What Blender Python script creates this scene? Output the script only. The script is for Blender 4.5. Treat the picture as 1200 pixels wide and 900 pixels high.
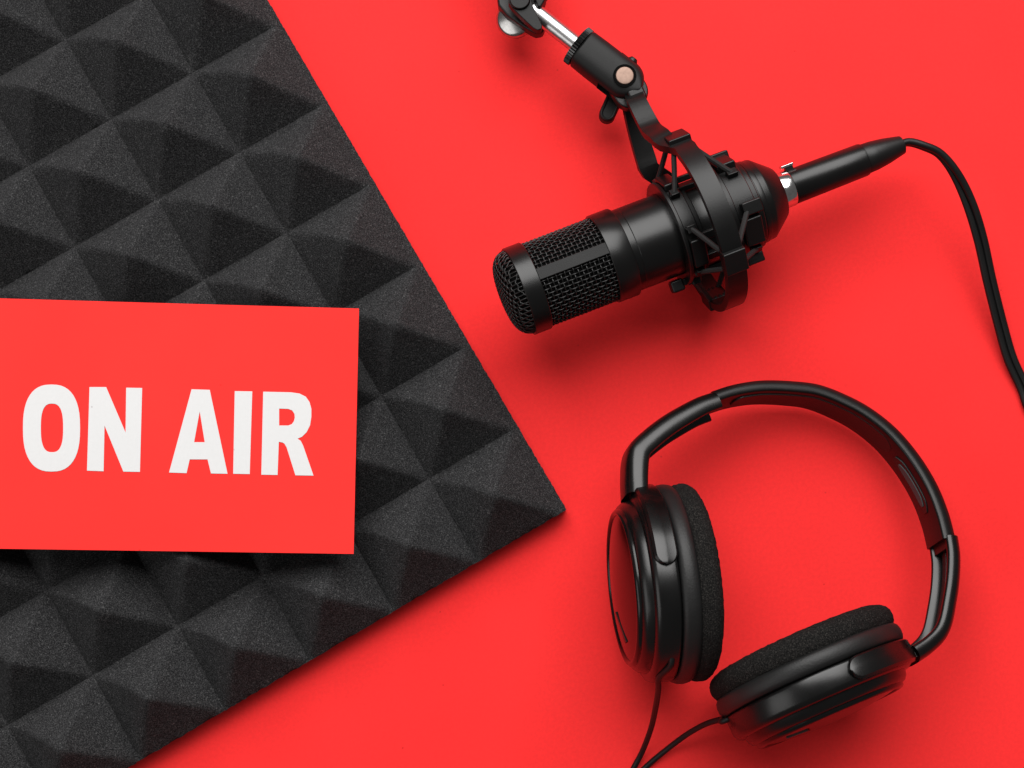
import bpy, bmesh, math, random
from mathutils import Vector, Matrix

# ------------------------------------------------------------------ units
# lengths below are written in table units of 0.45 mm; S turns them into metres
S = 0.00045
DIST, TILT = 1900.0, math.radians(5.0)
scene = bpy.context.scene
for o in list(bpy.data.objects):
    bpy.data.objects.remove(o, do_unlink=True)
C = scene.collection

# ------------------------------------------------------------------ camera
cam_d = bpy.data.cameras.new('camera'); cam = bpy.data.objects.new('camera', cam_d); C.objects.link(cam)
CAM = Vector((0, -DIST*math.sin(TILT), DIST*math.cos(TILT)))
cam.location = CAM*S; cam.rotation_euler = (TILT, 0, 0)
cam_d.sensor_width = 36.0; cam_d.lens = 36.0*DIST/1200.0
cam_d.clip_start = 0.01; cam_d.clip_end = 50
scene.camera = cam

# ------------------------------------------------------------------ light
world = bpy.data.worlds.new('World'); scene.world = world; world.use_nodes = True
bg = world.node_tree.nodes['Background']
bg.inputs[0].default_value = (1.0, 0.97, 0.95, 1); bg.inputs[1].default_value = 0.11

def softbox(name, az, el, dist, sx, sy, power, col):
    l = bpy.data.lights.new(name, 'AREA'); l.shape = 'RECTANGLE'; l.size = sx; l.size_y = sy
    l.energy = power; l.color = col
    o = bpy.data.objects.new(name, l); C.objects.link(o)
    d = Vector((math.sin(az)*math.cos(el), math.cos(az)*math.cos(el), math.sin(el)))
    aim = Vector((0.0, -0.01, 0.0))
    o.location = aim + d*dist
    o.rotation_euler = (-d).to_track_quat('-Z', 'Y').to_euler()
    return o
R = math.radians
softbox('softbox_key', R(-2), R(53), 2.1, 2.3, 1.8, 85.0, (1.0, 0.985, 0.97))
softbox('softbox_fill', R(246), R(38), 1.9, 1.3, 1.0, 7.0, (1.0, 0.985, 0.97))

vs = scene.view_settings
vs.view_transform = 'Standard'; vs.look = 'None'; vs.gamma = 1.0; vs.exposure = 0.0
vs.use_curve_mapping = False
scene.render.engine = 'CYCLES'

# ------------------------------------------------------------------ materials
def nmat(name):
    m = bpy.data.materials.new(name); m.use_nodes = True
    nt = m.node_tree; b = nt.nodes['Principled BSDF']
    return m, nt, b
def nd(nt, t, **kw):
    n = nt.nodes.new(t)
    for k, v in kw.items(): setattr(n, k, v)
    return n
def pos(nt, scale):
    g = nd(nt, 'ShaderNodeNewGeometry'); n = nd(nt, 'ShaderNodeVectorMath', operation='SCALE')
    n.inputs['Scale'].default_value = scale
    nt.links.new(g.outputs['Position'], n.inputs[0]); return n.outputs[0]
def ramp(nt, fac, stops):
    r = nd(nt, 'ShaderNodeValToRGB'); e = r.color_ramp.elements
    while len(e) < len(stops): e.new(0.5)
    for k, (p, c) in enumerate(stops):
        e[k].position = p; e[k].color = (c[0], c[1], c[2], 1)
    nt.links.new(fac, r.inputs[0]); return r.outputs[0]
def noise(nt, vec, sc, det=2.0, rough=0.5):
    n = nd(nt, 'ShaderNodeTexNoise'); n.inputs['Scale'].default_value = sc
    n.inputs['Detail'].default_value = det; n.inputs['Roughness'].default_value = rough
    nt.links.new(vec, n.inputs['Vector']); return n.outputs[0]
def bump(nt, b, h, strength, dist):
    n = nd(nt, 'ShaderNodeBump'); n.inputs['Strength'].default_value = strength
    n.inputs['Distance'].default_value = dist
    nt.links.new(h, n.inputs['Height']); nt.links.new(n.outputs[0], b.inputs['Normal'])

def paper(name, base, lo, gloss=0.25, fibre=0.10):
    m, nt, b = nmat(name); p = pos(nt, 1.0)
    f = noise(nt, p, 900, 3); g = noise(nt, p, 14, 2)
    c1 = ramp(nt, g, [(0.3, lo), (0.7, base)])
    mx = nd(nt, 'ShaderNodeMix', data_type='RGBA', blend_type='MULTIPLY'); mx.inputs[0].default_value = min(0.5, fibre*fibre*50)
    c2 = ramp(nt, noise(nt, p, 520, 4, 0.7), [(0.3, (0.80,)*3), (0.68, (1.0,)*3)])
    nt.links.new(c1, mx.inputs[6]); nt.links.new(c2, mx.inputs[7])
    v = nd(nt, 'ShaderNodeTexVoronoi'); v.inputs['Scale'].default_value = 55; nt.links.new(p, v.inputs['Vector'])
    d = ramp(nt, v.outputs['Distance'], [(0.018, (0.55, 0.5, 0.5)), (0.032, (1, 1, 1))])
    m2 = nd(nt, 'ShaderNodeMix', data_type='RGBA', blend_type='MULTIPLY'); m2.inputs[0].default_value = 0.6
    nt.links.new(mx.outputs[2], m2.inputs[6]); nt.links.new(d, m2.inputs[7]); nt.links.new(m2.outputs[2], b.inputs['Base Color'])
    b.inputs['Roughness'].default_value = 0.7; b.inputs['Specular IOR Level'].default_value = gloss
    bump(nt, b, f, fibre, 0.0002); return m
M_RED = paper('red_paper', (0.88, 0.030, 0.030), (0.865, 0.028, 0.028), 0.08)
M_CARD = paper('red_card', (0.89, 0.034, 0.029), (0.875, 0.031, 0.027), 0.08, 0.05)
M_WHITE = paper('white_ink', (0.625, 0.625, 0.625), (0.62, 0.62, 0.62), 0.2, 0.05)

def foam_mat():
    m, nt, b = nmat('charcoal_foam'); p = pos(nt, 1.0)
    f = noise(nt, p, 1700, 2.0, 0.65); v = nd(nt, 'ShaderNodeTexVoronoi'); v.inputs['Scale'].default_value = 1700
    nt.links.new(p, v.inputs['Vector'])
    sp = nd(nt, 'ShaderNodeSeparateColor'); nt.links.new(v.outputs['Color'], sp.inputs[0])
    base = ramp(nt, f, [(0.29, (0.004,)*3), (0.5, (0.0235, 0.0235, 0.0245)), (0.73, (0.074, 0.074, 0.075))])
    spk = ramp(nt, sp.outputs[0], [(0.93, (0, 0, 0)), (1.0, (0.05, 0.05, 0.05))])
    mx = nd(nt, 'ShaderNodeMix', data_type='RGBA', blend_type='ADD'); mx.inputs[0].default_value = 1.0
    nt.links.new(base, mx.inputs[6]); nt.links.new(spk, mx.inputs[7]); nt.links.new(mx.outputs[2], b.inputs['Base Color'])
    b.inputs['Roughness'].default_value = 0.95; b.inputs['Specular IOR Level'].default_value = 0.04
    bump(nt, b, f, 0.55, 0.0006); return m
M_FOAM = foam_mat()

def plastic(name, col, rough, grain=0.0, gscale=1500, spec=0.38, rv=0.06, coat=0.0):
    m, nt, b = nmat(name); p = pos(nt, 1.0)
    g = noise(nt, p, 60, 3)
    mr = nd(nt, 'ShaderNodeMapRange'); mr.inputs['To Min'].default_value = max(rough-rv, 0.02); mr.inputs['To Max'].default_value = rough+rv
    nt.links.new(g, mr.inputs[0]); nt.links.new(mr.outputs[0], b.inputs['Roughness'])
    c = ramp(nt, g, [(0.3, [x*0.85 for x in col]), (0.7, [x*1.1 for x in col])]); nt.links.new(c, b.inputs['Base Color'])
    b.inputs['Specular IOR Level'].default_value = spec
    if coat: b.inputs['Coat Weight'].default_value = coat; b.inputs['Coat Roughness'].default_value = 0.06
    if grain: bump(nt, b, noise(nt, p, gscale, 2), grain, 0.0002)
    return m
M_BODY = plastic('satin_black_metal', (0.0030, 0.0030, 0.0030), 0.31, 0.05, spec=0.42)
M_MATTE = plastic('matte_black_plastic', (0.0035, 0.0035, 0.0035), 0.36, 0.12, spec=0.32)
M_CLAMP = plastic('textured_black_plastic', (0.0070, 0.0070, 0.0070), 0.50, 0.2, spec=0.24)
M_GLOSS = plastic('gloss_black_plastic', (0.0030, 0.0030, 0.0030), 0.20, 0.02)
M_CUP = plastic('satin_black_housing', (0.0025, 0.0025, 0.0025), 0.27, 0.03, spec=0.45)
M_DISH = plastic('polished_black_dish', (0.0020, 0.0020, 0.0020), 0.10, 0.0, spec=0.16, rv=0.02)
M_LEATHER = plastic('black_leatherette', (0.0070, 0.0070, 0.0070), 0.50, 0.45, 900)
M_GREY = plastic('scuffed_grey_plastic', (0.045, 0.045, 0.047), 0.6, 0.4, 1100)
M_RUBBER = plastic('black_rubber', (0.0050, 0.0050, 0.0050), 0.42, 0.05)
M_CORD = plastic('black_cord', (0.0040, 0.0040, 0.0040), 0.48, 0.12, spec=0.3)
M_ELASTIC = plastic('black_elastic', (0.0100, 0.0100, 0.0100), 0.75, 0.5, 1800)
M_WIRE = plastic('black_painted_wire', (0.0080, 0.0080, 0.0080), 0.30)
M_DARK = plastic('dark_inner_foam', (0.0010, 0.0010, 0.0010), 0.9, spec=0.1)
def metal(name, col, rough):
    m, nt, b = nmat(name); p = pos(nt, 1.0)
    b.inputs['Metallic'].default_value = 1.0; b.inputs['Roughness'].default_value = rough
    c = ramp(nt, noise(nt, p, 700, 3), [(0.3, [x*0.82 for x in col]), (0.7, col)])
    nt.links.new(c, b.inputs['Base Color']); return m
M_CHROME = metal('chrome', (0.72, 0.72, 0.72), 0.17)
M_STEEL = metal('dark_chrome', (0.50, 0.49, 0.48), 0.24)
M_ROD = metal('polished_rod', (0.66, 0.66, 0.66), 0.30)
M_BOLT = metal('dull_copper', (0.34, 0.235, 0.19), 0.62)
def velour():
    m, nt, b = nmat('black_ear_foam'); p = pos(nt, 1.0)
    f = noise(nt, p, 1500, 2, 0.7)
    c = ramp(nt, f, [(0.3, (0.003, 0.003, 0.003)), (0.55, (0.012, 0.0115, 0.011)), (0.78, (0.055, 0.05, 0.045))])
    nt.links.new(c, b.inputs['Base Color']); b.inputs['Roughness'].default_value = 0.95
    b.inputs['Specular IOR Level'].default_value = 0.08; bump(nt, b, f, 0.7, 0.0006); return m
M_VEL = velour()

# ------------------------------------------------------------------ helpers
def ray(px, py):
    up = Vector((0, math.cos(TILT), math.sin(TILT))); fw = Vector((0, math.sin(TILT), -math.cos(TILT)))
    return Vector((1, 0, 0))*(px-600) + up*(450-py) + fw*DIST
def U(px, py, z=0.0):                      # where a sight line meets the level z
    d = ray(px, py); return CAM + d*((z-CAM.z)/d.z)
def UP(px, py, p0, n):                     # where a sight line meets a plane
    d = ray(px, py); return CAM + d*((p0-CAM).dot(n)/d.dot(n))
BASE = {}
def root(name, base, label, cat):
    o = bpy.data.objects.new(name, None); C.objects.link(o); o.empty_display_size = 0.01
    o.location = Vector(base)*S; BASE[o.name] = Vector(base); o['label'] = label; o['category'] = cat
    return o
def base_of(o):
    b = Vector((0, 0, 0))
    while o is not None:
        b = b + BASE.get(o.name, Vector((0, 0, 0))); o = o.parent
    return b
def mk(name, verts, faces, mat, parent=None, bevel=0.0, seg=2, angle=38, kind=None, label=None):
    b = base_of(parent)
    me = bpy.data.meshes.new(name)
    me.from_pydata([((Vector(v)-b)*S)[:] for v in verts], [], faces)
    bm = bmesh.new(); bm.from_mesh(me); bmesh.ops.recalc_face_normals(bm, faces=bm.faces); bm.to_mesh(me); bm.free()
    me.polygons.foreach_set('use_smooth', [True]*len(me.polygons))
    if not bevel: me.set_sharp_from_angle(angle=R(angle))
    me.materials.append(mat)
    o = bpy.data.objects.new(name, me); C.objects.link(o)
    if parent: o.parent = parent
    if bevel:
        md = o.modifiers.new('bevel', 'BEVEL'); md.width = bevel*S; md.segments = seg; md.limit_method = 'ANGLE'; md.angle_limit = R(35)
        md.harden_normals = True
        me.set_sharp_from_angle(angle=R(60))
    if kind: o['kind'] = kind
    if label: o['label'] = label
    return o
def merge(*parts):
    V_, F_ = [], []
    for v, f in parts:
        k = len(V_); V_ += list(v); F_ += [tuple(i+k for i in q) for q in f]
    return V_, F_
def frame(axis, hint=Vector((0, 0, 1))):
    a = axis.normalized()
    if abs(hint.normalized().dot(a)) > 0.999: hint = Vector((1, 0, 0))
    u = (hint - a*hint.dot(a)).normalized(); return a, u, a.cross(u)
def lathe(prof, O, axis, segs=64, hint=Vector((0, 0, 1))):
    a, u, w = frame(axis, hint); vs_, fs = [], []; prev = None
    for t, r in prof:
        if r < 1e-6:
            cur = [len(vs_)]; vs_.append(O+a*t)
        else:
            cur = list(range(len(vs_), len(vs_)+segs))
            for k in range(segs):
                q = 2*math.pi*k/segs; vs_.append(O+a*t+(u*math.cos(q)+w*math.sin(q))*r)
        if prev is not None:
            if len(prev) == 1 and len(cur) > 1:
                fs += [(prev[0], cur[k], cur[(k+1) % segs]) for k in range(segs)]
            elif len(cur) == 1 and len(prev) > 1:
                fs += [(prev[k], cur[0], prev[(k+1) % segs]) for k in range(segs)]
            elif len(cur) > 1:
                fs += [(prev[k], cur[k], cur[(k+1) % segs], prev[(k+1) % segs]) for k in range(segs)]
        prev = cur
    return vs_, fs
def smooth(pts, n=6, closed=False):        # Catmull-Rom
    pts = [Vector(p) for p in pts]; out = []; m = len(pts)
    for i in range(m if closed else m-1):
        if closed: p = [pts[(i+k) % m] for k in (-1, 0, 1, 2)]
        else: p = [pts[max(i-1, 0)], pts[i], pts[i+1], pts[min(i+2, m-1)]]
        for k in range(n):
            t = k/n
            out.append(0.5*((2*p[1])+(p[2]-p[0])*t+(2*p[0]-5*p[1]+4*p[2]-p[3])*t*t+(3*p[1]-p[0]-3*p[2]+p[3])*t**3))
    if not closed: out.append(pts[-1])
    return out
def sweep(path, secs, ups, closed=False):  # secs: list of (x,y) or one per point; x along side, y along up
    n = len(path); vs_, fs = [], []; one = not isinstance(secs[0][0], (tuple, list))
    for i, p in enumerate(path):
        a = path[(i+1) % n] if (closed or i < n-1) else path[i]
        b = path[i-1] if (closed or i > 0) else path[i]
        t = (a-b).normalized(); up = ups[i] if isinstance(ups, list) else ups
        up = (up-t*up.dot(t)).normalized(); sd = t.cross(up)
        for x, y in (secs if one else secs[i]): vs_.append(p+sd*x+up*y)
    m = len(secs if one else secs[0])
    for i in range(n if closed else n-1):
        for k in range(m):
            i2 = (i+1) % n; k2 = (k+1) % m
            fs.append((i*m+k, i*m+k2, i2*m+k2, i2*m+k))
    if not closed: fs += [tuple(range(m)), tuple((n-1)*m+k for k in range(m))]
    return vs_, fs
def circ(r, n=8): return [(r*math.cos(2*math.pi*k/n), r*math.sin(2*math.pi*k/n)) for k in range(n)]
def tube(path, r, n=8, closed=False):
    path = [Vector(p) for p in path]; m = len(path); ups = []; u = None
    for i in range(m):
        a = path[(i+1) % m] if (closed or i < m-1) else path[i]
        b = path[i-1] if (closed or i > 0) else path[i]
        t = (a-b).normalized()
        if u is None: u = t.orthogonal().normalized()
        u = (u-t*u.dot(t)).normalized(); ups.append(u)
    return sweep(path, circ(r, n), ups, closed)
def box(c, ax, ay, az, sx, sy, sz):
    vs_ = [c+ax*(i*sx/2)+ay*(j*sy/2)+az*(k*sz/2) for i in (-1, 1) for j in (-1, 1) for k in (-1, 1)]
    return vs_, [(0, 1, 3, 2), (4, 6, 7, 5), (0, 4, 5, 1), (2, 3, 7, 6), (0, 2, 6, 4), (1, 5, 7, 3)]
def prism(poly, d):                        # poly: 3D points in a plane, d: extrusion vector
    n = len(poly); vs_ = [Vector(p) for p in poly]+[Vector(p)+d for p in poly]
    return vs_, [tuple(range(n)), tuple(range(n, 2*n))]+[(k, (k+1) % n, n+(k+1) % n, n+k) for k in range(n)]
UPZ = Vector((0, 0, 1))

# ------------------------------------------------------------------ table
g = 2600
paper_sheet = mk('table_surface', [(-g, -g, 0), (g, -g, 0), (g, g, 0), (-g, g, 0)], [(0, 1, 2, 3)], M_RED)
paper_sheet['kind'] = 'structure'

# ------------------------------------------------------------------ foam panel
Z0, HP, PIT = 30.0, 65.0, 110.3
ang = math.atan2(-55.7, -95.1)
EU = Vector((math.cos(ang), math.sin(ang), 0)); EV = Vector((EU.y, -EU.x, 0))
N0 = Vector((56.0, -151.0, 0))
EXTRA = 8.0
foam = root('acoustic_foam_panel', N0, 'large square of charcoal acoustic foam moulded in rows of pyramids', 'foam panel')
NC = 10
def fpt(u, v, z): return N0+EU*u+EV*v+UPZ*z
def slab():
    poly = [fpt(0, 0.4, 0.3), fpt(NC*PIT, 0.4, 0.3), fpt(NC*PIT, NC*PIT, 0.3), fpt(0, NC*PIT, 0.3)]
    return prism(poly, UPZ*(Z0-2.5))
mk('foam_base', *slab(), M_FOAM, foam)
rnd = random.Random(5)
def hgt(a, b):
    a, b = abs(a), abs(b); p = 26.0
    r = min((a**p+b**p)**(1/p), 1.0)
    f = 1-r
    h = 0.9*f+0.1*f*f                                   # slightly concave flank
    h = h-0.035*math.exp(-(f-1)**2/0.006)                  # blunt tip
    return h
def pyramid(i, j, u0, u1, res, wob):
    nu = max(2, int(res*(u1-u0))); nv = res; vs_, fs = [], []
    for a in range(nu+1):
        for b in range(nv+1):
            fu = u0+(u1-u0)*a/nu; fv = b/nv
            s_ = fu+fv-1; dl = 0.0
            if 0 < s_ < 1:                                # the ridge towards the far corner is pressed out of line
                dl = 0.02*math.sin(math.pi*s_)*max(0.0, 1-abs(fu-fv)/(1-s_+1e-6))
            z = Z0+HP*hgt(2*(fu+dl)-1, 2*(fv-dl)-1)
            edge = a in (0, nu) or b in (0, nv)
            jj = 0.0 if edge else wob
            if (i == -1 and a == 0) or (j == 0 and b == 0): jj = 0.6
            vs_.append(fpt((i+fu)*PIT+rnd.uniform(-jj, jj), (j+fv)*PIT+rnd.uniform(-jj, jj), z+(rnd.uniform(-jj, jj) if wob else 0)))
    for a in range(nu):
        for b in range(nv):
            q = a*(nv+1)+b; fs.append((q, q+1, q+nv+2, q+nv+1))
    rim = [b for b in range(nv+1)]+[a*(nv+1)+nv for a in range(1, nu+1)]+[nu*(nv+1)+b for b in range(nv-1, -1, -1)]+[a*(nv+1) for a in range(nu-1, 0, -1)]
    k = len(vs_); vs_ += [Vector((vs_[q].x, vs_[q].y, Z0-2.2)) for q in rim]
    m = len(rim); fs += [(rim[q], k+q, k+(q+1) % m, rim[(q+1) % m]) for q in range(m)]
    return vs_, fs
def seen(i, j):
    p = fpt((i+.5)*PIT, (j+.5)*PIT, 60)
    return p.x > -760 and p.y < 560 and p.y > -560
for i in range(NC):
    for j in range(NC):
        s = seen(i, j)
        mk('pyramid', *pyramid(i, j, 0, 1, 30 if s else 10, 0.32 if s else 0), M_FOAM, foam, angle=40)
def edge_strip(j):
    nu, nv = 4, 40; vs_, fs = [], []
    for a in range(nu+1):
        for b in range(nv+1):
            d = EXTRA*a/nu; q = 0.45 if a == nu else (0.2 if a else 0.0)
            vs_.append(fpt(-d+rnd.uniform(-q, q), (j+b/nv)*PIT, Z0-d*0.9+rnd.uniform(-q, q)))
    k = len(vs_)
    vs_ += [Vector((vs_[nu*(nv+1)+b].x, vs_[nu*(nv+1)+b].y, 0.3)) for b in range(nv+1)]
    for a in range(nu+1):
        for b in range(nv):
            q = a*(nv+1)+b; fs.append((q, q+1, q+nv+2, q+nv+1))
    fs += [tuple(a*(nv+1) for a in range(nu+2)), tuple(a*(nv+1)+nv for a in range(nu+2))]
    return vs_, fs
for j in range(NC):
    mk('edge_strip', *edge_strip(j), M_FOAM, foam, angle=40)

# ------------------------------------------------------------------ sign card with ON AIR
ZC = Z0+HP-0.6
card = root('on_air_sign', U(210, 505, ZC), 'red card sign with white ON AIR lettering lying on the charcoal foam', 'sign')
tl, tr, br, bl = (-95, 347.3), (421, 362), (415, 649), (-95, 641.6)
cc = [U(x, y, ZC) for x, y in (bl, br, tr, tl)]
CXc = U(165, 500, ZC).x
def bow(p):                                # the card is not quite flat
    t = (p.x-CXc)/260.0; q = (p.y-U(165, 505, ZC).y)/140.0
    return 0.8+3.2*t*t+1.3*max(0.0, t-0.6)*q*-3.0
def card_mesh():
    nx, ny = 40, 22; V_, F_ = [], []
    for lay in (0, 1.2):
        for i in range(nx+1):
            for j in range(ny+1):
                u, v = i/nx, j/ny
                p = (cc[0]*(1-u)+cc[1]*u)*(1-v)+(cc[3]*(1-u)+cc[2]*u)*v
                V_.append(Vector((p.x, p.y, ZC+lay+bow(p))))
    o = (nx+1)*(ny+1); w = ny+1
    for i in range(nx):
        for j in range(ny):
            k = i*w+j; F_ += [(k, k+1, k+w+1, k+w), (o+k, o+k+w, o+k+w+1, o+k+1)]
    rim = [i*w for i in range(nx+1)]+[nx*w+j for j in range(1, w)]+[i*w+ny for i in range(nx-1, -1, -1)]+[j for j in range(ny-1, 0, -1)]
    for k in range(len(rim)):
        x, y = rim[k], rim[(k+1) % len(rim)]; F_.append((x, y, y+o, x+o))
    return V_, F_
card_o = mk('card', *card_mesh(), M_CARD, card)
def zc(x, y): return U(x/2.727, 340+y/2.727, ZC+1.5)
def sup(x0, x1, y0, y1, e, n=48):
    cx, cy, a, b = (x0+x1)/2, (y0+y1)/2, (x1-x0)/2, (y1-y0)/2; out = []
    for k in range(n):
        t = 2*math.pi*k/n; c, s = math.cos(t), math.sin(t)
        out.append((cx+a*math.copysign(abs(c)**(2/e), c), cy+b*math.copysign(abs(s)**(2/e), s)))
    return out
LET = [
 [sup(75, 257, 302, 580, 2.5), sup(132, 203, 363, 518, 2.7)],
 [[(287, 310), (340, 310), (402, 455), (404, 312), (455, 313), (448, 581), (395, 580), (335, 433), (332, 579), (279, 577)]],
 [[(613, 317), (671, 319), (728, 587), (675, 586), (664, 541), (607, 541), (597, 585), (541, 583)], [(639, 388), (655, 486), (621, 486)]],
 [[(751, 323), (807, 324), (799, 588), (746, 587)]],
 [[(842, 325), (930, 327), (958, 331), (978, 341), (990, 358), (996, 380), (996, 405), (992, 432), (981, 454), (966, 469), (952, 475), (962, 482), (970, 498), (1003, 593), (945, 592), (917, 503), (910, 491), (903, 487), (892, 485), (888, 591), (836, 590)],
  [(893, 379), (922, 380), (935, 385), (942, 396), (943, 408), (940, 420), (933, 429), (922, 433), (893, 433)]],
]
for loops in LET:
    cu = bpy.data.curves.new('letter', 'CURVE'); cu.dimensions = '2D'; cu.fill_mode = 'BOTH'; cu.extrude = 0.15*S
    for lp in loops:
        sp = cu.splines.new('POLY'); sp.points.add(len(lp)-1); sp.use_cyclic_u = True
        for k, (x, y) in enumerate(lp):
            p = (zc(x, y)-base_of(card))*S; sp.points[k].co = (p.x, p.y, 0, 1)
    tmp = bpy.data.objects.new('letter_curve', cu); C.objects.link(tmp)
    bpy.context.view_layer.update()
    me = bpy.data.meshes.new_from_object(tmp.evaluated_get(bpy.context.evaluated_depsgraph_get()))
    bpy.data.objects.remove(tmp, do_unlink=True)
    for v in me.vertices: v.co.z += (1.75+bow(v.co/S+base_of(card)))*S
    me.name = 'letter'; me.materials.clear(); me.materials.append(M_WHITE)
    o = bpy.data.objects.new('letter', me); C.objects.link(o); o.parent = card

# ------------------------------------------------------------------ microphone
MF, MB = U(600, 345, 118), U(1056, 170, 80)
AX = (MB-MF).normalized(); KA = (MB-MF).length/(925-436.5)
NN = UPZ.cross(AX).normalized()            # horizontal, towards the boom side
UM = AX.cross(NN).normalized()             # up, square to the axis
if UM.z < 0: UM = -UM
if NN.y < 0: NN = -NN
def ma(a): return MF+AX*((a-436.5)*KA)
def mp(a, n, u): return ma(a)+NN*n+UM*u
def md(phi): return UM*math.cos(R(phi))+NN*math.sin(R(phi))
KR = 1/1.062
def ml(prof, segs=72): return lathe([((a-436.5)*KA, r*KR) for a, r in prof], MF, AX, segs)
mic = root('microphone', mp(610, 0, -50), 'black condenser microphone with wire mesh grille held in the shock mount', 'microphone')
mk('inner_foam', *ml([(431, 0), (431, 34), (436, 44), (442, 48), (447, 48.5), (550, 48.5), (550, 0)]), M_DARK, mic)
# woven grille
def weave_side(a0, a1, r0, nth, pit, wr):
    parts = []; nr = int((a1-a0)/pit); amp = wr*0.95
    for k in range(nth):
        d = md(360*k/nth); path = []
        for s in range(nr*3+1):
            t = s/3.0; path.append(ma(a0+(a1-a0)*t/nr)+d*((r0+amp*math.cos(math.pi*(t+k)))*KR))
        parts.append(tube(path, wr*KR, 4))
    for m in range(nr):
        path = []
        for s in range(nth*3):
            t = s/3.0; path.append(ma(a0+(a1-a0)*m/nr)+md(360*t/nth)*((r0-amp*math.cos(math.pi*(m+t)))*KR))
        parts.append(tube(path, wr*KR, 4, True))
    return merge(*parts)
mk('grille_mesh', *weave_side(463, 549, 50.3, 60, 4.8, 1.0), M_WIRE, mic, angle=180, kind='stuff')
def weave_cap(wr=1.0, pit=4.7, rr=51.2):
    parts = []; amp = wr*0.95; n = int(rr/pit)
    def h(x, y):
        q = min(math.hypot(x, y)/rr, 1.0); return 426.0+21.0*(1-math.sqrt(max(0.0, 1-q**4.2)))
    for dirn in (0, 1):
        for k in range(-n, n+1):
            c = (k+0.5)*pit
            if abs(c) > rr-0.8: continue
            lim = math.sqrt(rr*rr-c*c)-0.15; cnt = 90; path = []
            for s in range(cnt+1):
                e = math.sin(math.pi*(s/cnt-0.5))*lim
                x, y = (c, e) if dirn == 0 else (e, c)
                ph = math.cos(math.pi*(e/pit+k)); sg = 1 if dirn == 0 else -1
                path.append(ma(h(x, y)-sg*amp*ph)+NN*(x*KR)+UM*(y*KR))
            parts.append(tube(path, wr*KR, 4))
    return merge(*parts)
mk('grille_cap', *weave_cap(), M_WIRE, mic, angle=180, kind='stuff')
mk('front_band', *ml([(444, 51.5), (444, 53.2), (444.8, 54), (464.2, 54), (465, 53.2), (465, 51.5), (444, 51.5)]), M_BODY, mic)
mk('collar_band', *ml([(547.5, 51), (547.5, 53.6), (548.3, 54.4), (572, 54.4), (573, 53.6), (573, 51), (547.5, 51)]), M_BODY, mic)
def bar(phi, a0, a1, hw, r):
    sec = []
    side = AX.cross(md(phi)).normalized()
    c0, c1 = ma(a0)+md(phi)*(r*KR), ma(a1)+md(phi)*(r*KR)
    return prism([c0-side*hw, c0+side*hw, c0+side*hw-md(phi)*4, c0-side*hw-md(phi)*4], c1-c0)
for ph in (4, 184):
    mk('grille_bar', *bar(ph, 464.5, 548, 6.6, 53.6), M_CLAMP, mic, bevel=0.7)
mk('body', *ml([(572, 49), (573.5, 50.4), (580.6, 50.4), (581, 50.0), (581.6, 50.4), (735, 50.4), (737, 50), (743, 50), (745, 49.4), (764.5, 33), (766.5, 31), (767, 29), (767, 0)], 96), M_BODY, mic, angle=25)
mk('body_seam', *ml([(731, 50), (731, 51.0), (735, 51.2), (737, 50.6), (737, 50)], 96), M_BODY, mic)

# ------------------------------------------------------------------ shock mount
mount = root('shock_mount', mp(678, 0, -97), 'black shock mount hoop with elastic cords around the microphone body', 'shock mount')
RO, AR = 98.0, 667
def hoop_path():
    pts = [U(*q) for q in ((743.5, 113, 92), (745, 117, 101), (748, 123, 107), (755, 137, 114), (762, 150, 121), (766, 155, 131), (773, 160, 143), (781, 167, 149))]
    for k in range(0, 41):
        ph = 50-276.0*k/40.0
        pts.append(mp(AR, RO*math.sin(R(ph)), RO*math.cos(R(ph))))
    pts += [U(*q) for q in ((762, 200, 42), (757, 188, 44), (751, 168, 48), (746, 150, 52), (742, 133, 57), (740, 122, 61))]
    return pts
hp = smooth(hoop_path(), 2)
ctr = ma(AR)
secR = [(-11, -3.5), (11, -3.5), (11, 3.5), (-11, 3.5)]
def outs(path):
    return [AX]*len(path)
secs = []
for i, p in enumerate(hp):
    n = (p-ctr).dot(NN); w = 11.6 if n < 90 else 11.6-1.0*min(1, (n-90)/60)
    secs.append([(-4.4, -w), (4.4, -w), (4.4, w), (-4.4, w)])
mk('hoop', *sweep(hp, secs, outs(hp)), M_MATTE, mount, bevel=1.1)
def ring_part(name, a0, a1, r0, r1):
    ph0 = 22.5
    prof = [(a0, r0), (a0, r1-1), (a0+1, r1), (a1-1, r1), (a1, r1-1), (a1, r0), (a0, r0)]
    return mk(name, *ml(prof, 72), M_MATTE, mount)
FR = ring_part('front_ring', 632, 650, 50.8, 60)
ring_part('front_ring_lip', 650, 656, 50.8, 55.5)
RR = ring_part('rear_ring', 697, 722, 50.8, 58.5)
ring_part('rear_ring_lip', 722, 729, 50.8, 54)
ring_part('front_ring_flange', 629, 634, 50.8, 63.5)
ring_part('rear_ring_flange', 690, 697, 50.8, 63.0)
BL = (60, -38, -126, 150)
for ph in BL:
    for s in (-1, 1):
        d = md(ph+s*14); sd = AX.cross(d).normalized()
        mk('cage_rib', *box(ma(671)+d*(56.5*KR), AX, sd, d, 46*KA, 9, 7), M_MATTE, mount, bevel=1.2)
    for a, w, rr in ((643, 17, 61), (710, 22, 60)):
        d = md(ph); sd = AX.cross(d).normalized()
        mk('ring_lug', *box(ma(a)+d*(rr*KR), AX, sd, d, w, 34, 10), M_MATTE, FR if a < 670 else RR, bevel=2.0)
for ph in BL:
    d = md(ph); sd = AX.cross(d).normalized()
    mk('elastic_clip', *box(ma(AR)+d*(RO+1.5), AX, sd, d, 26, 27, 15), M_MATTE, mount, bevel=1.6)
HK = 27
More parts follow.
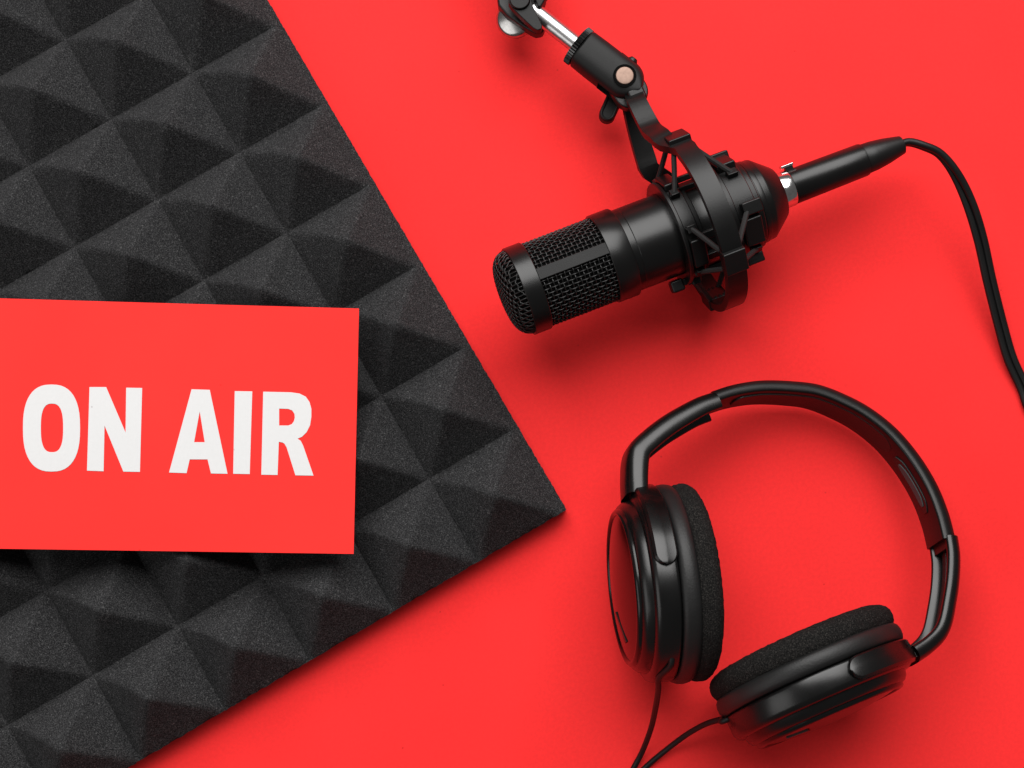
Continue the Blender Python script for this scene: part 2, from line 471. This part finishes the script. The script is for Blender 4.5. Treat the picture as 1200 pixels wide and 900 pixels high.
for ph in BL:
    for s in (-1, 1):
        for a, rr, w in ((641, 60, 10), (711, 58, 12)):
            d = md(ph+s*HK); sd = AX.cross(d).normalized(); out = 1 if a > AR else -1
            mk('hook', *box(ma(a)+d*(rr*KR+2.5), AX, sd, d, w, 9, 9), M_MATTE, FR if a < AR else RR, bevel=1.0)
            hk = ma(a)+d*(rr*KR+4.5)
            db = md(ph+s*6.5); e0 = ma(AR-9*(1 if a < AR else -1))+db*(RO-4.0)
            sag = (hk+e0)/2
            path = [hk-AX*(5*(-out)) - d*1.0, hk, hk*0.5+e0*0.5, e0, e0+AX*(8*(-out))]
            mk('elastic_cord', *tube(smooth(path, 4), 3.0, 8), M_ELASTIC, mount)
# posts standing out of the rear ring, thumb screw of the front ring
for ph in (78, -12, -102, 168):
    d = md(ph); sd = AX.cross(d).normalized()
    mk('ring_post', *box(ma(714)+d*(58*KR+5), AX, sd, d, 22, 15, 12), M_MATTE, RR, bevel=1.5)
d = md(-100); sd = AX.cross(d).normalized()
mk('clamp_screw', *box(ma(618)+d*57, AX, sd, d, 15, 14, 14), M_MATTE, mount, bevel=2.5)
mk('clamp_screw_stem', *box(ma(630)+d*56, AX, sd, d, 12, 8, 8), M_MATTE, mount, bevel=1.5)
# hinge tongue
ZJ = 78.0
BJ = U(730.5, 95, ZJ)
def disc_poly(c, r, n=40): return [c+Vector((r*math.cos(2*math.pi*k/n), r*math.sin(2*math.pi*k/n), 0)) for k in range(n)]
def stadium(c0, c1, r, n=16):
    d = (c1-c0); d.z = 0; a = math.atan2(d.y, d.x); out = []
    for k in range(n+1):
        t = a-math.pi/2+math.pi*k/n; out.append(c1+Vector((r*math.cos(t), r*math.sin(t), 0)))
    for k in range(n+1):
        t = a+math.pi/2+math.pi*k/n; out.append(c0+Vector((r*math.cos(t), r*math.sin(t), 0)))
    return out
eT = U(743, 117, ZJ); eT = Vector((eT.x, eT.y, ZJ))
tdir = (eT-BJ).normalized()
mk('hinge_tongue', *prism([p-UPZ*9 for p in stadium(BJ, BJ+tdir*16, 20)], UPZ*18), M_MATTE, mount, bevel=2)
# hinge yoke joining both straps
ky = U(743.5, 116, ZJ)
mk('hinge_block', *box(ky, NN, AX, UM, 15, 20, 42), M_MATTE, mount, bevel=3)

# ------------------------------------------------------------------ boom arm
boom = root('boom_arm', U(640, 25, 0), 'black and chrome end of a microphone boom arm with swivel clamp', 'boom arm')
J0 = U(683, 58, ZJ); jd = (BJ-J0); jd.z = 0; jd.normalize(); js = Vector((-jd.y, jd.x, 0))
prof = []
def clamp_block(t0, t1, r, z0, z1):
    return [J0+jd*t0-js*r+UPZ*z0, J0+jd*t0+js*r+UPZ*z0, J0+jd*t1+js*r+UPZ*z0, J0+jd*t1-js*r+UPZ*z0]
Lj = (Vector((BJ.x, BJ.y, 0))-Vector((J0.x, J0.y, 0))).length
def dsec(r, hh, lo=None):                   # cross-section: a soft-cornered square, or the part of it above lo
    out = []
    for k in range(48):
        c, q = math.cos(2*math.pi*(k+.5)/48), math.sin(2*math.pi*(k+.5)/48)
        x, y = r*math.copysign(abs(c)**0.66, c), hh*math.copysign(abs(q)**0.66, q)
        if lo is not None: y = max(y, lo)
        out.append((x, y))
    return out
mk('clamp_body', *sweep([J0+jd*(-2), J0, J0+jd*20, J0+jd*(Lj-20)], [dsec(20.5, 19.5), dsec(22.5, 21), dsec(23, 21.4), dsec(23, 21.6)], UPZ), M_CLAMP, boom, angle=30)
for s in (1, -1):
    ts = [Lj-20.5]+[Lj+22.8*math.sin(math.pi/2*k/14) for k in range(15)]
    sc = [dsec(23*math.sqrt(max(0.0004, 1-max(0, (t-Lj)/23)**2)), 21.6, 9.5) for t in ts]
    mk('clamp_prong', *sweep([J0+jd*t for t in ts], sc, UPZ*s), M_CLAMP, boom, angle=50)
def knurl(O, ax, r, w, n):
    a, u, v = frame(ax); poly = []
    for k in range(n*2):
        q = math.pi*k/n; rr = r*(1.0 if k % 2 else 0.93); poly.append(O+(u*math.cos(q)+v*math.sin(q))*rr)
    return prism(poly, a*w)
mk('lock_ring', *knurl(J0-jd*9.5, jd, 24.0, 7.0, 44), M_MATTE, boom, angle=20)
br_ = mk('bolt_recess', *lathe([(0, 13.2), (1.4, 13.2), (1.4, 10.5), (0.2, 10.5), (0.2, 0)], BJ+UPZ*21.2, UPZ, 40), M_DARK, boom)
mk('bolt_head', *lathe([(-2, 10.2), (1.2, 10.2), (2.0, 9.6), (2.3, 8.2), (2.1, 5.0), (2.4, 3.2), (1.6, 0)], BJ+UPZ*21.6, UPZ, 40), M_BOLT, br_)
mk('bolt_nub', *lathe([(0, 6), (8, 6), (11, 4), (11.5, 0)], BJ+jd*(-6)-js*(-17)+UPZ*2, Vector((js.x, js.y, 0.1))*1, 20), M_RUBBER, boom)
# lever of the hinge bolt
lv0, lv1 = U(722, 112, 40), U(711, 137, 36)
ldir = (lv1-lv0).normalized()
lvr = mk('lock_lever', *prism(stadium(lv0, lv1, 9.5), UPZ*17), M_CLAMP, boom, bevel=3.0, seg=3)
mk('lever_rim', *tube([p+UPZ*17.2 for p in stadium(lv0+ldir*8, lv1, 7.0, 10)], 1.7, 8, True), M_CLAMP, lvr)
mk('lever_stem', *lathe([(0, 9), (36, 9)], Vector((BJ.x, BJ.y, 38))-jd*2, UPZ, 24), M_RUBBER, lvr)
rd0, rd1 = U(622, 10, ZJ+4), U(684, 59, ZJ)
mk('chrome_rod', *lathe([(0, 0), (0, 9), (1, 10), ((rd1-rd0).length, 10)], rd0, rd1-rd0, 40), M_ROD, boom)
# knuckle at the frame's top edge
def pz(pts, z): return [U(x, y, z) for x, y in pts]
kn = [(597, -60), (596, 3), (600, 9), (611, 20), (625, 33), (630, 35.5), (634.5, 34), (635.5, 30), (631, 20), (625, 8), (622, -4), (622, -60)]
mk('knuckle_plate', *prism(pz(kn, 100), UPZ*(-15)), M_CLAMP, boom, bevel=1.2)
kn2 = [(586, -60), (582, -8), (584, 6), (594, 18), (612, 31), (628, 40), (637, 38), (640, 28), (633, 10), (640, 2), (644, -60)]
mk('knuckle_base', *prism(pz(kn2, 70), UPZ*(-20)), M_RUBBER, boom, bevel=3)
mk('knuckle_bolt', *lathe([(0, 12), (0, 11.2), (3.4, 11.2), (4.2, 10.4), (4.2, 0)], U(609, 0, 100), UPZ, 40), M_CLAMP, boom)
mk('knuckle_cheek', *prism(pz([(626, -60), (626, -4), (630, 8), (634, 8), (642, -6), (642, -60)], 96), UPZ*(-20)), M_CLAMP, boom, bevel=2)
cx = U(598, 23, 66)
kax = Vector((0.55, 0.62, 0.55)).normalized()
mk('chrome_knob', *lathe([(-3, 0), (-3, 17), (-1, 20.5), (2, 22), (9, 22), (11, 21), (11, 0)], U(602, 22, 54), Vector((0.3, 0.2, -1)), 48), M_STEEL, boom)
for dx in (-13, 20):
    a0 = U(608+dx, -20, 84); a1 = a0+Vector((-110, 420, 60))
    mk('boom_tube', *box((a0+a1)/2, (a1-a0).normalized(), frame(a1-a0)[2], frame(a1-a0)[1], (a1-a0).length, 18, 18), M_CLAMP, boom, bevel=2)

# ------------------------------------------------------------------ microphone cable
cab = root('microphone_cable', ma(850)-UPZ*85, 'black microphone plug and twin lead cable curving off from the microphone tail', 'cable')
PLACE_RING = lambda pb: mk('plug_ring', *lathe([((a-436.5)*KA, r*KR) for a, r in [(765, 16), (765, 21.6), (766.5, 22.2), (781.5, 22.2), (782.5, 21.6), (782.5, 16), (765, 16)]], MF, AX, 40), M_CHROME, pb)
plug = mk('plug_body', *ml([(779.5, 0), (779.5, 18.4), (782.6, 20.2), (784, 21.2), (874, 20.2), (876, 19.8), (876.5, 18.2), (876.5, 0)], 56), M_BODY, cab)
PLACE_RING(plug)
mk('plug_boot', *ml([(876.5, 17.6), (878, 18.4), (890, 17.9), (905, 15.8), (922, 12.0), (925.5, 11.2), (926.5, 9.5), (926.5, 0)], 48), M_RUBBER, cab)
lt = ma(786)+md(74)*25.0
mk('latch_tab', *box(lt, AX, AX.cross(md(74)).normalized(), md(74), 15, 9, 3.0), M_CHROME, plug, bevel=0.6)
mk('latch_post', *box(ma(788)+md(74)*21, AX, AX.cross(md(74)).normalized(), md(74), 9, 7, 8), M_RUBBER, plug, bevel=0.6)
e1 = ma(920)
cp = [e1, ma(934)] + [U(*q) for q in ((1083, 171.5, 80), (1102, 181, 77), (1120, 204, 71), (1136, 238, 61), (1149, 280, 48), (1160, 330, 32), (1173, 382, 18), (1184, 420, 10), (1199, 453, 5.5), (1212, 484, 5), (1250, 525, 5), (1330, 590, 5), (1500, 700, 5), (1760, 820, 5), (2100, 880, 5))]
cpath = smooth(cp, 8)
def twin(path):
    n = len(path); A_, B_ = [], []
    for i, p in enumerate(path):
        t = (path[min(i+1, n-1)]-path[max(i-1, 0)]).normalized(); sd = t.cross(UPZ).normalized(); up = sd.cross(t)
        f = i/104.0; q = min(1, max(0, (f-0.20)/0.33)); q = q*q*(3-2*q)
        th = R(90)*q; d = up*math.cos(th)-sd*math.sin(th)*1.0
        A_.append(p+d*3.9); B_.append(p-d*3.9*(0.2+0.8*min(1, f/0.2)))
    return A_, B_
sa, sb = twin(cpath)
lift = lambda ps: [Vector((p.x, p.y, max(p.z, 4.6))) for p in ps]
mk('cable_strand', *tube(lift(sa), 4.2, 12), M_CORD, cab)
mk('cable_strand', *tube(lift(sb), 4.2, 12), M_CORD, cab)

# ------------------------------------------------------------------ headphones
hd = root('headphones', U(930, 640, 0), 'black over-ear headphones with soft ear pads lying on the red table', 'headphones')
def cup(px, py, ohx, ohy, tilt, zc_, side):
    Oh = Vector((ohx, ohy, 0)).normalized(); Cc = U(px, py, zc_)
    O = (Oh*math.cos(R(tilt))+UPZ*math.sin(R(tilt))).normalized()
    T = Vector((-Oh.y, Oh.x, 0)) * side
    W = O.cross(T); W = W if W.z > 0 else -W
    L = lambda prof, segs=96: lathe(prof, Cc, O, segs, W)
    def part(name, prof, mat, par=hd, **k): return mk(name, *L(prof), mat, par, **k)
    hs = part('ear_cup', [(9, 88), (9, 102), (10.5, 104), (13, 104.6), (30, 104.2), (34.5, 102.5), (37, 98.5), (37.2, 94.5), (38.5, 94.0), (43, 92.6), (47, 89.5), (49, 85), (49, 80), (49, 0)], M_CUP, angle=50)
    part('cup_rim', [(48, 86.0), (51, 85.5), (53, 83.5), (53.6, 81), (52.5, 78.8), (50, 78), (48, 78)], M_GLOSS, hs, angle=60)
    part('cup_dish', [(51.5, 78.6)]+[(51.5+7*(1-(k/10.0)**2), 78.6*k/10.0) for k in range(9, -1, -1)], M_DISH, hs, angle=70)
    # pads
    part('pad_ring', [(8.4, 92), (8.4, 103.5), (7, 106.5), (3, 108.2), (-3, 108.6), (-8, 107.4), (-11, 105), (-12, 100), (-11.5, 60)], M_LEATHER, angle=80)
    rg = random.Random(3); prof = []
    for k in range(26):
        t = k/25.0
        a = math.pi*t
        prof.append((-7.5-15.2*(1-math.cos(a)), 82+25.5*math.sin(a)**0.35 if t < 0.5 else 62+45.5*math.sin(a)**0.42))
    v, f = L(prof, 160)
    v = [Vector(p)+Vector((rg.uniform(-.55, .55), rg.uniform(-.55, .55), rg.uniform(-.55, .55))) for p in v]
    ep = mk('ear_pad', v, f, M_VEL, hd, angle=180)
    mk('pad_speaker_cloth', *L([(-14, 84), (-14.4, 0)], 64), M_DARK, ep)
    # yoke: a strap hugging the cup, rounded at both tips
    def at(phi, r, t): return Cc+O*t+(W*math.cos(phi)+T*math.sin(phi))*r
    t0, hw = 21.5, 12.5; vs_, fs = [], []; n = 60; p0, p1 = R(13), R(167)
    ps = []
    for i in range(n+1):
        u = i/n; e = (1-math.cos(math.pi*u))/2; ph = p0+(p1-p0)*e
        s = min((ph-p0), (p1-ph))*106; w = hw*math.sqrt(max(0.0, 1-max(0.0, 1-s/hw)**2)) if s < hw else hw
        w = max(w, 0.4); h = 110.5
        row = [at(ph, 101, t0-w), at(ph, h-2.5, t0-w), at(ph, h-0.6, t0-w+min(1.8, w*.4)), at(ph, h, t0-min(2, w*.2)), at(ph, h+0.6, t0+min(1.0, w*.1)), at(ph, h-0.2, t0+w-min(2.6, w*.5)), at(ph, h-2.8, t0+w), at(ph, 101, t0+w)]
        vs_ += row
    for i in range(n):
        for k in range(7):
            a = i*8+k; fs.append((a, a+1, a+9, a+8))
    fs += [tuple(range(8)), tuple(n*8+k for k in range(8))]
    mk('yoke', vs_, fs, M_CUP, hd, angle=28)
    # slot and emblem on the dish
    def dishpt(x, y, lift_):
        r = math.hypot(x, y); return Cc+O*(51.5+7*(1-(r/78.6)**2)+lift_)+T*x+W*y
    def flat(name, poly, lift_, th, mat, par):
        return mk(name, *prism([dishpt(x, y, lift_) for x, y in poly], O*th), mat, par)
    return dict(C=Cc, O=O, T=T, W=W, flat=flat, at=at, hs=hs, dp=dishpt)
left = cup(784, 684, -0.995, -0.085, 6.5, 109.5, -1)
right = cup(949, 788, 0.39, -0.92, 12.5, 108.0, 1)
left['flat']('dish_slot', [(-27, -24), (-26, -17), (-57, 15), (-59, 8)], 0.15, 1.2, M_RUBBER, left['hs'])
right['flat']('dish_slot', [(-30, 34), (-33, 39), (-56, 30), (-54, 25)], 0.15, 1.2, M_RUBBER, right['hs'])
PL = left['at'](R(90), 112, 21); PR = right['at'](R(90), 112, 21)
AP = U(1008, 474, 33)
e1_ = (PR-PL).normalized(); nB = (PR-PL).cross(AP-PL).normalized()
if nB.z < 0: nB = -nB
def on(pts, w): return [UP(x, y, PL+nB*w, nB)-nB*w for x, y in pts]   # centre-plane points of the outer edge
def inward(path, mid):
    out = []; n = len(path)
    for i, p in enumerate(path):
        t = (path[min(i+1, n-1)]-path[max(i-1, 0)]).normalized(); s = nB.cross(t).normalized()
        if s.dot(mid-p) < 0: s = -s
        out.append(s)
    return out
MID = (PL+PR)/2+(AP-PL).normalized()*30
def strip(name, pts, w, th, mat, bev=1.5, chan=0.0, n=8):
    path = smooth(on(pts, w/2), n); s = inward(path, MID); vs_, fs = [], []; m = None
    N = len(path)
    for i, p in enumerate(path):
        tt = th(i/(N-1)) if callable(th) else th
        h = w/2
        if chan:
            half = [(chan, h-8), (tt-1, h-7), (tt, h-5.5), (tt, h-3.4), (tt-1.0, h-1.6), (tt-3, h-0.5), (tt*0.62, h), (tt*0.4, h-1.0), (4.5, h-3.0), (2.0, h-6.5), (0.6, h-11), (0, h*0.3)]
            sec = [(x, -y) for x, y in reversed(half)]+half
        else:
            half = [(tt, h-3), (tt-0.6, h-1.2), (tt-2, h-0.2), (tt*0.6, h), (tt*0.38, h-0.8), (2.4, h-2.8), (0.8, h-6), (0, h*0.4)]
            sec = [(x, -y) for x, y in reversed(half)]+half
        m = len(sec)
        vs_ += [p+s[i]*x+nB*y for x, y in sec]
    for i in range(N-1):
        for k in range(m): fs.append((i*m+k, i*m+(k+1) % m, (i+1)*m+(k+1) % m, (i+1)*m+k))
    fs += [tuple(range(m)), tuple((N-1)*m+k for k in range(m))]
    return mk(name, vs_, fs, mat, hd, angle=58), path, s
lsl = [(737, 575), (736, 552), (737, 530), (742, 515), (757, 500), (778, 484), (800, 471), (820, 461), (838, 455)]
bnd = [(836, 455.5), (856, 449), (878, 444.5), (900, 442.5), (930, 443.5), (960.8, 447.4), (991.6, 458.8), (1022.4, 475.2), (1053.2, 499.6), (1079.9, 530.9), (1101, 565), (1115, 599), (1123, 629)]
rsl = [(1127.5, 627), (1130.5, 650), (1129.5, 680), (1125.5, 708), (1120.5, 732), (1112.5, 748), (1098.5, 762), (1082.5, 773)]
hb, bp_, bs_ = strip('headband', bnd, 46, lambda f: 15.0+3.0*f, M_MATTE)
strip('slider', lsl, 50, lambda f: 22.5+2.5*math.sin(f*3.1), M_CUP, chan=6)
rsld, rp_, rs_ = strip('slider', rsl, 50, 18.5, M_CUP, chan=6)
# inner pad of the band, with its slotted end, and the rail inside the slider
def inner_strip(name, path, s, f0, f1, x0, x1, h, mat, taper=True, y0=0.0, par=None):
    N = len(path); a, b = int(f0*(N-1)), int(f1*(N-1)); vs_, fs = [], []
    for i in range(a, b+1):
        e = min(i-a, b-i)/3.0; hh = h*(math.sqrt(min(1, (e+0.15))) if taper else 1)
        for x, y in ((x0, -hh), (x1, -hh), (x1, hh), (x0, hh)): vs_.append(path[i]+s[i]*x+nB*(y+y0))
    n = b-a
    for i in range(n):
        for k in range(4): fs.append((i*4+k, i*4+(k+1) % 4, i*4+4+(k+1) % 4, i*4+4+k))
    fs += [(0, 1, 2, 3), tuple(n*4+k for k in range(4))]
    return mk(name, vs_, fs, mat, par or hb, bevel=0.8)
inner_strip('band_pad', bp_, bs_, 0.10, 0.70, 13, 17.5, 14, M_RUBBER)
inner_strip('band_slot', bp_, bs_, 0.74, 0.88, 15, 20.0, 5, M_GREY)
inner_strip('band_slot_frame', bp_, bs_, 0.72, 0.90, 15, 18.9, 9, M_RUBBER)
inner_strip('slider_rail', rp_, rs_, 0.06, 0.62, 4, 10.5, 5, M_RUBBER, False, -6, rsld)
inner_strip('slider_stop', rp_, rs_, 0.02, 0.09, 4, 16, 17, M_RUBBER, False, 0.0, rsld)
for c, hwid in ((left, 0), (right, 0)):
    j = c['at'](R(90), 102, 21)
    mk('pivot_block', *box(j, c['O'], c['T'], c['W'], 20, 14, 30), M_CUP, hd, bevel=4, seg=3)
# cords
def cord(pts): return mk('cord', *tube(smooth(pts, 8), 3.3, 10), M_CORD, hd)
lx = left['at'](R(-84), 102, 14)
cord([left['at'](R(-42), 97, 20), left['at'](R(-50), 105.5, 20), U(772.5, 794, 158), U(771.5, 808, 132), U(768.5, 828, 92), U(763, 853, 50), U(753, 880, 15), U(741, 903, 3.2), U(728, 930, 3.2), U(705, 985, 3.2), U(660, 1120, 3.4), U(640, 1300, 3.4), U(660, 1600, 3.4)])
cord([right['at'](R(-84), 96, 12), right['at'](R(-88), 110, 11), U(848, 842.5, 88), U(828, 848, 64), U(806, 860, 38), U(783, 877, 16), U(760, 896, 4), U(738, 918, 3.2), U(700, 960, 3.2), U(672, 1030, 3.4), U(654, 1130, 3.4), U(648, 1300, 3.4), U(668, 1600, 3.4)])
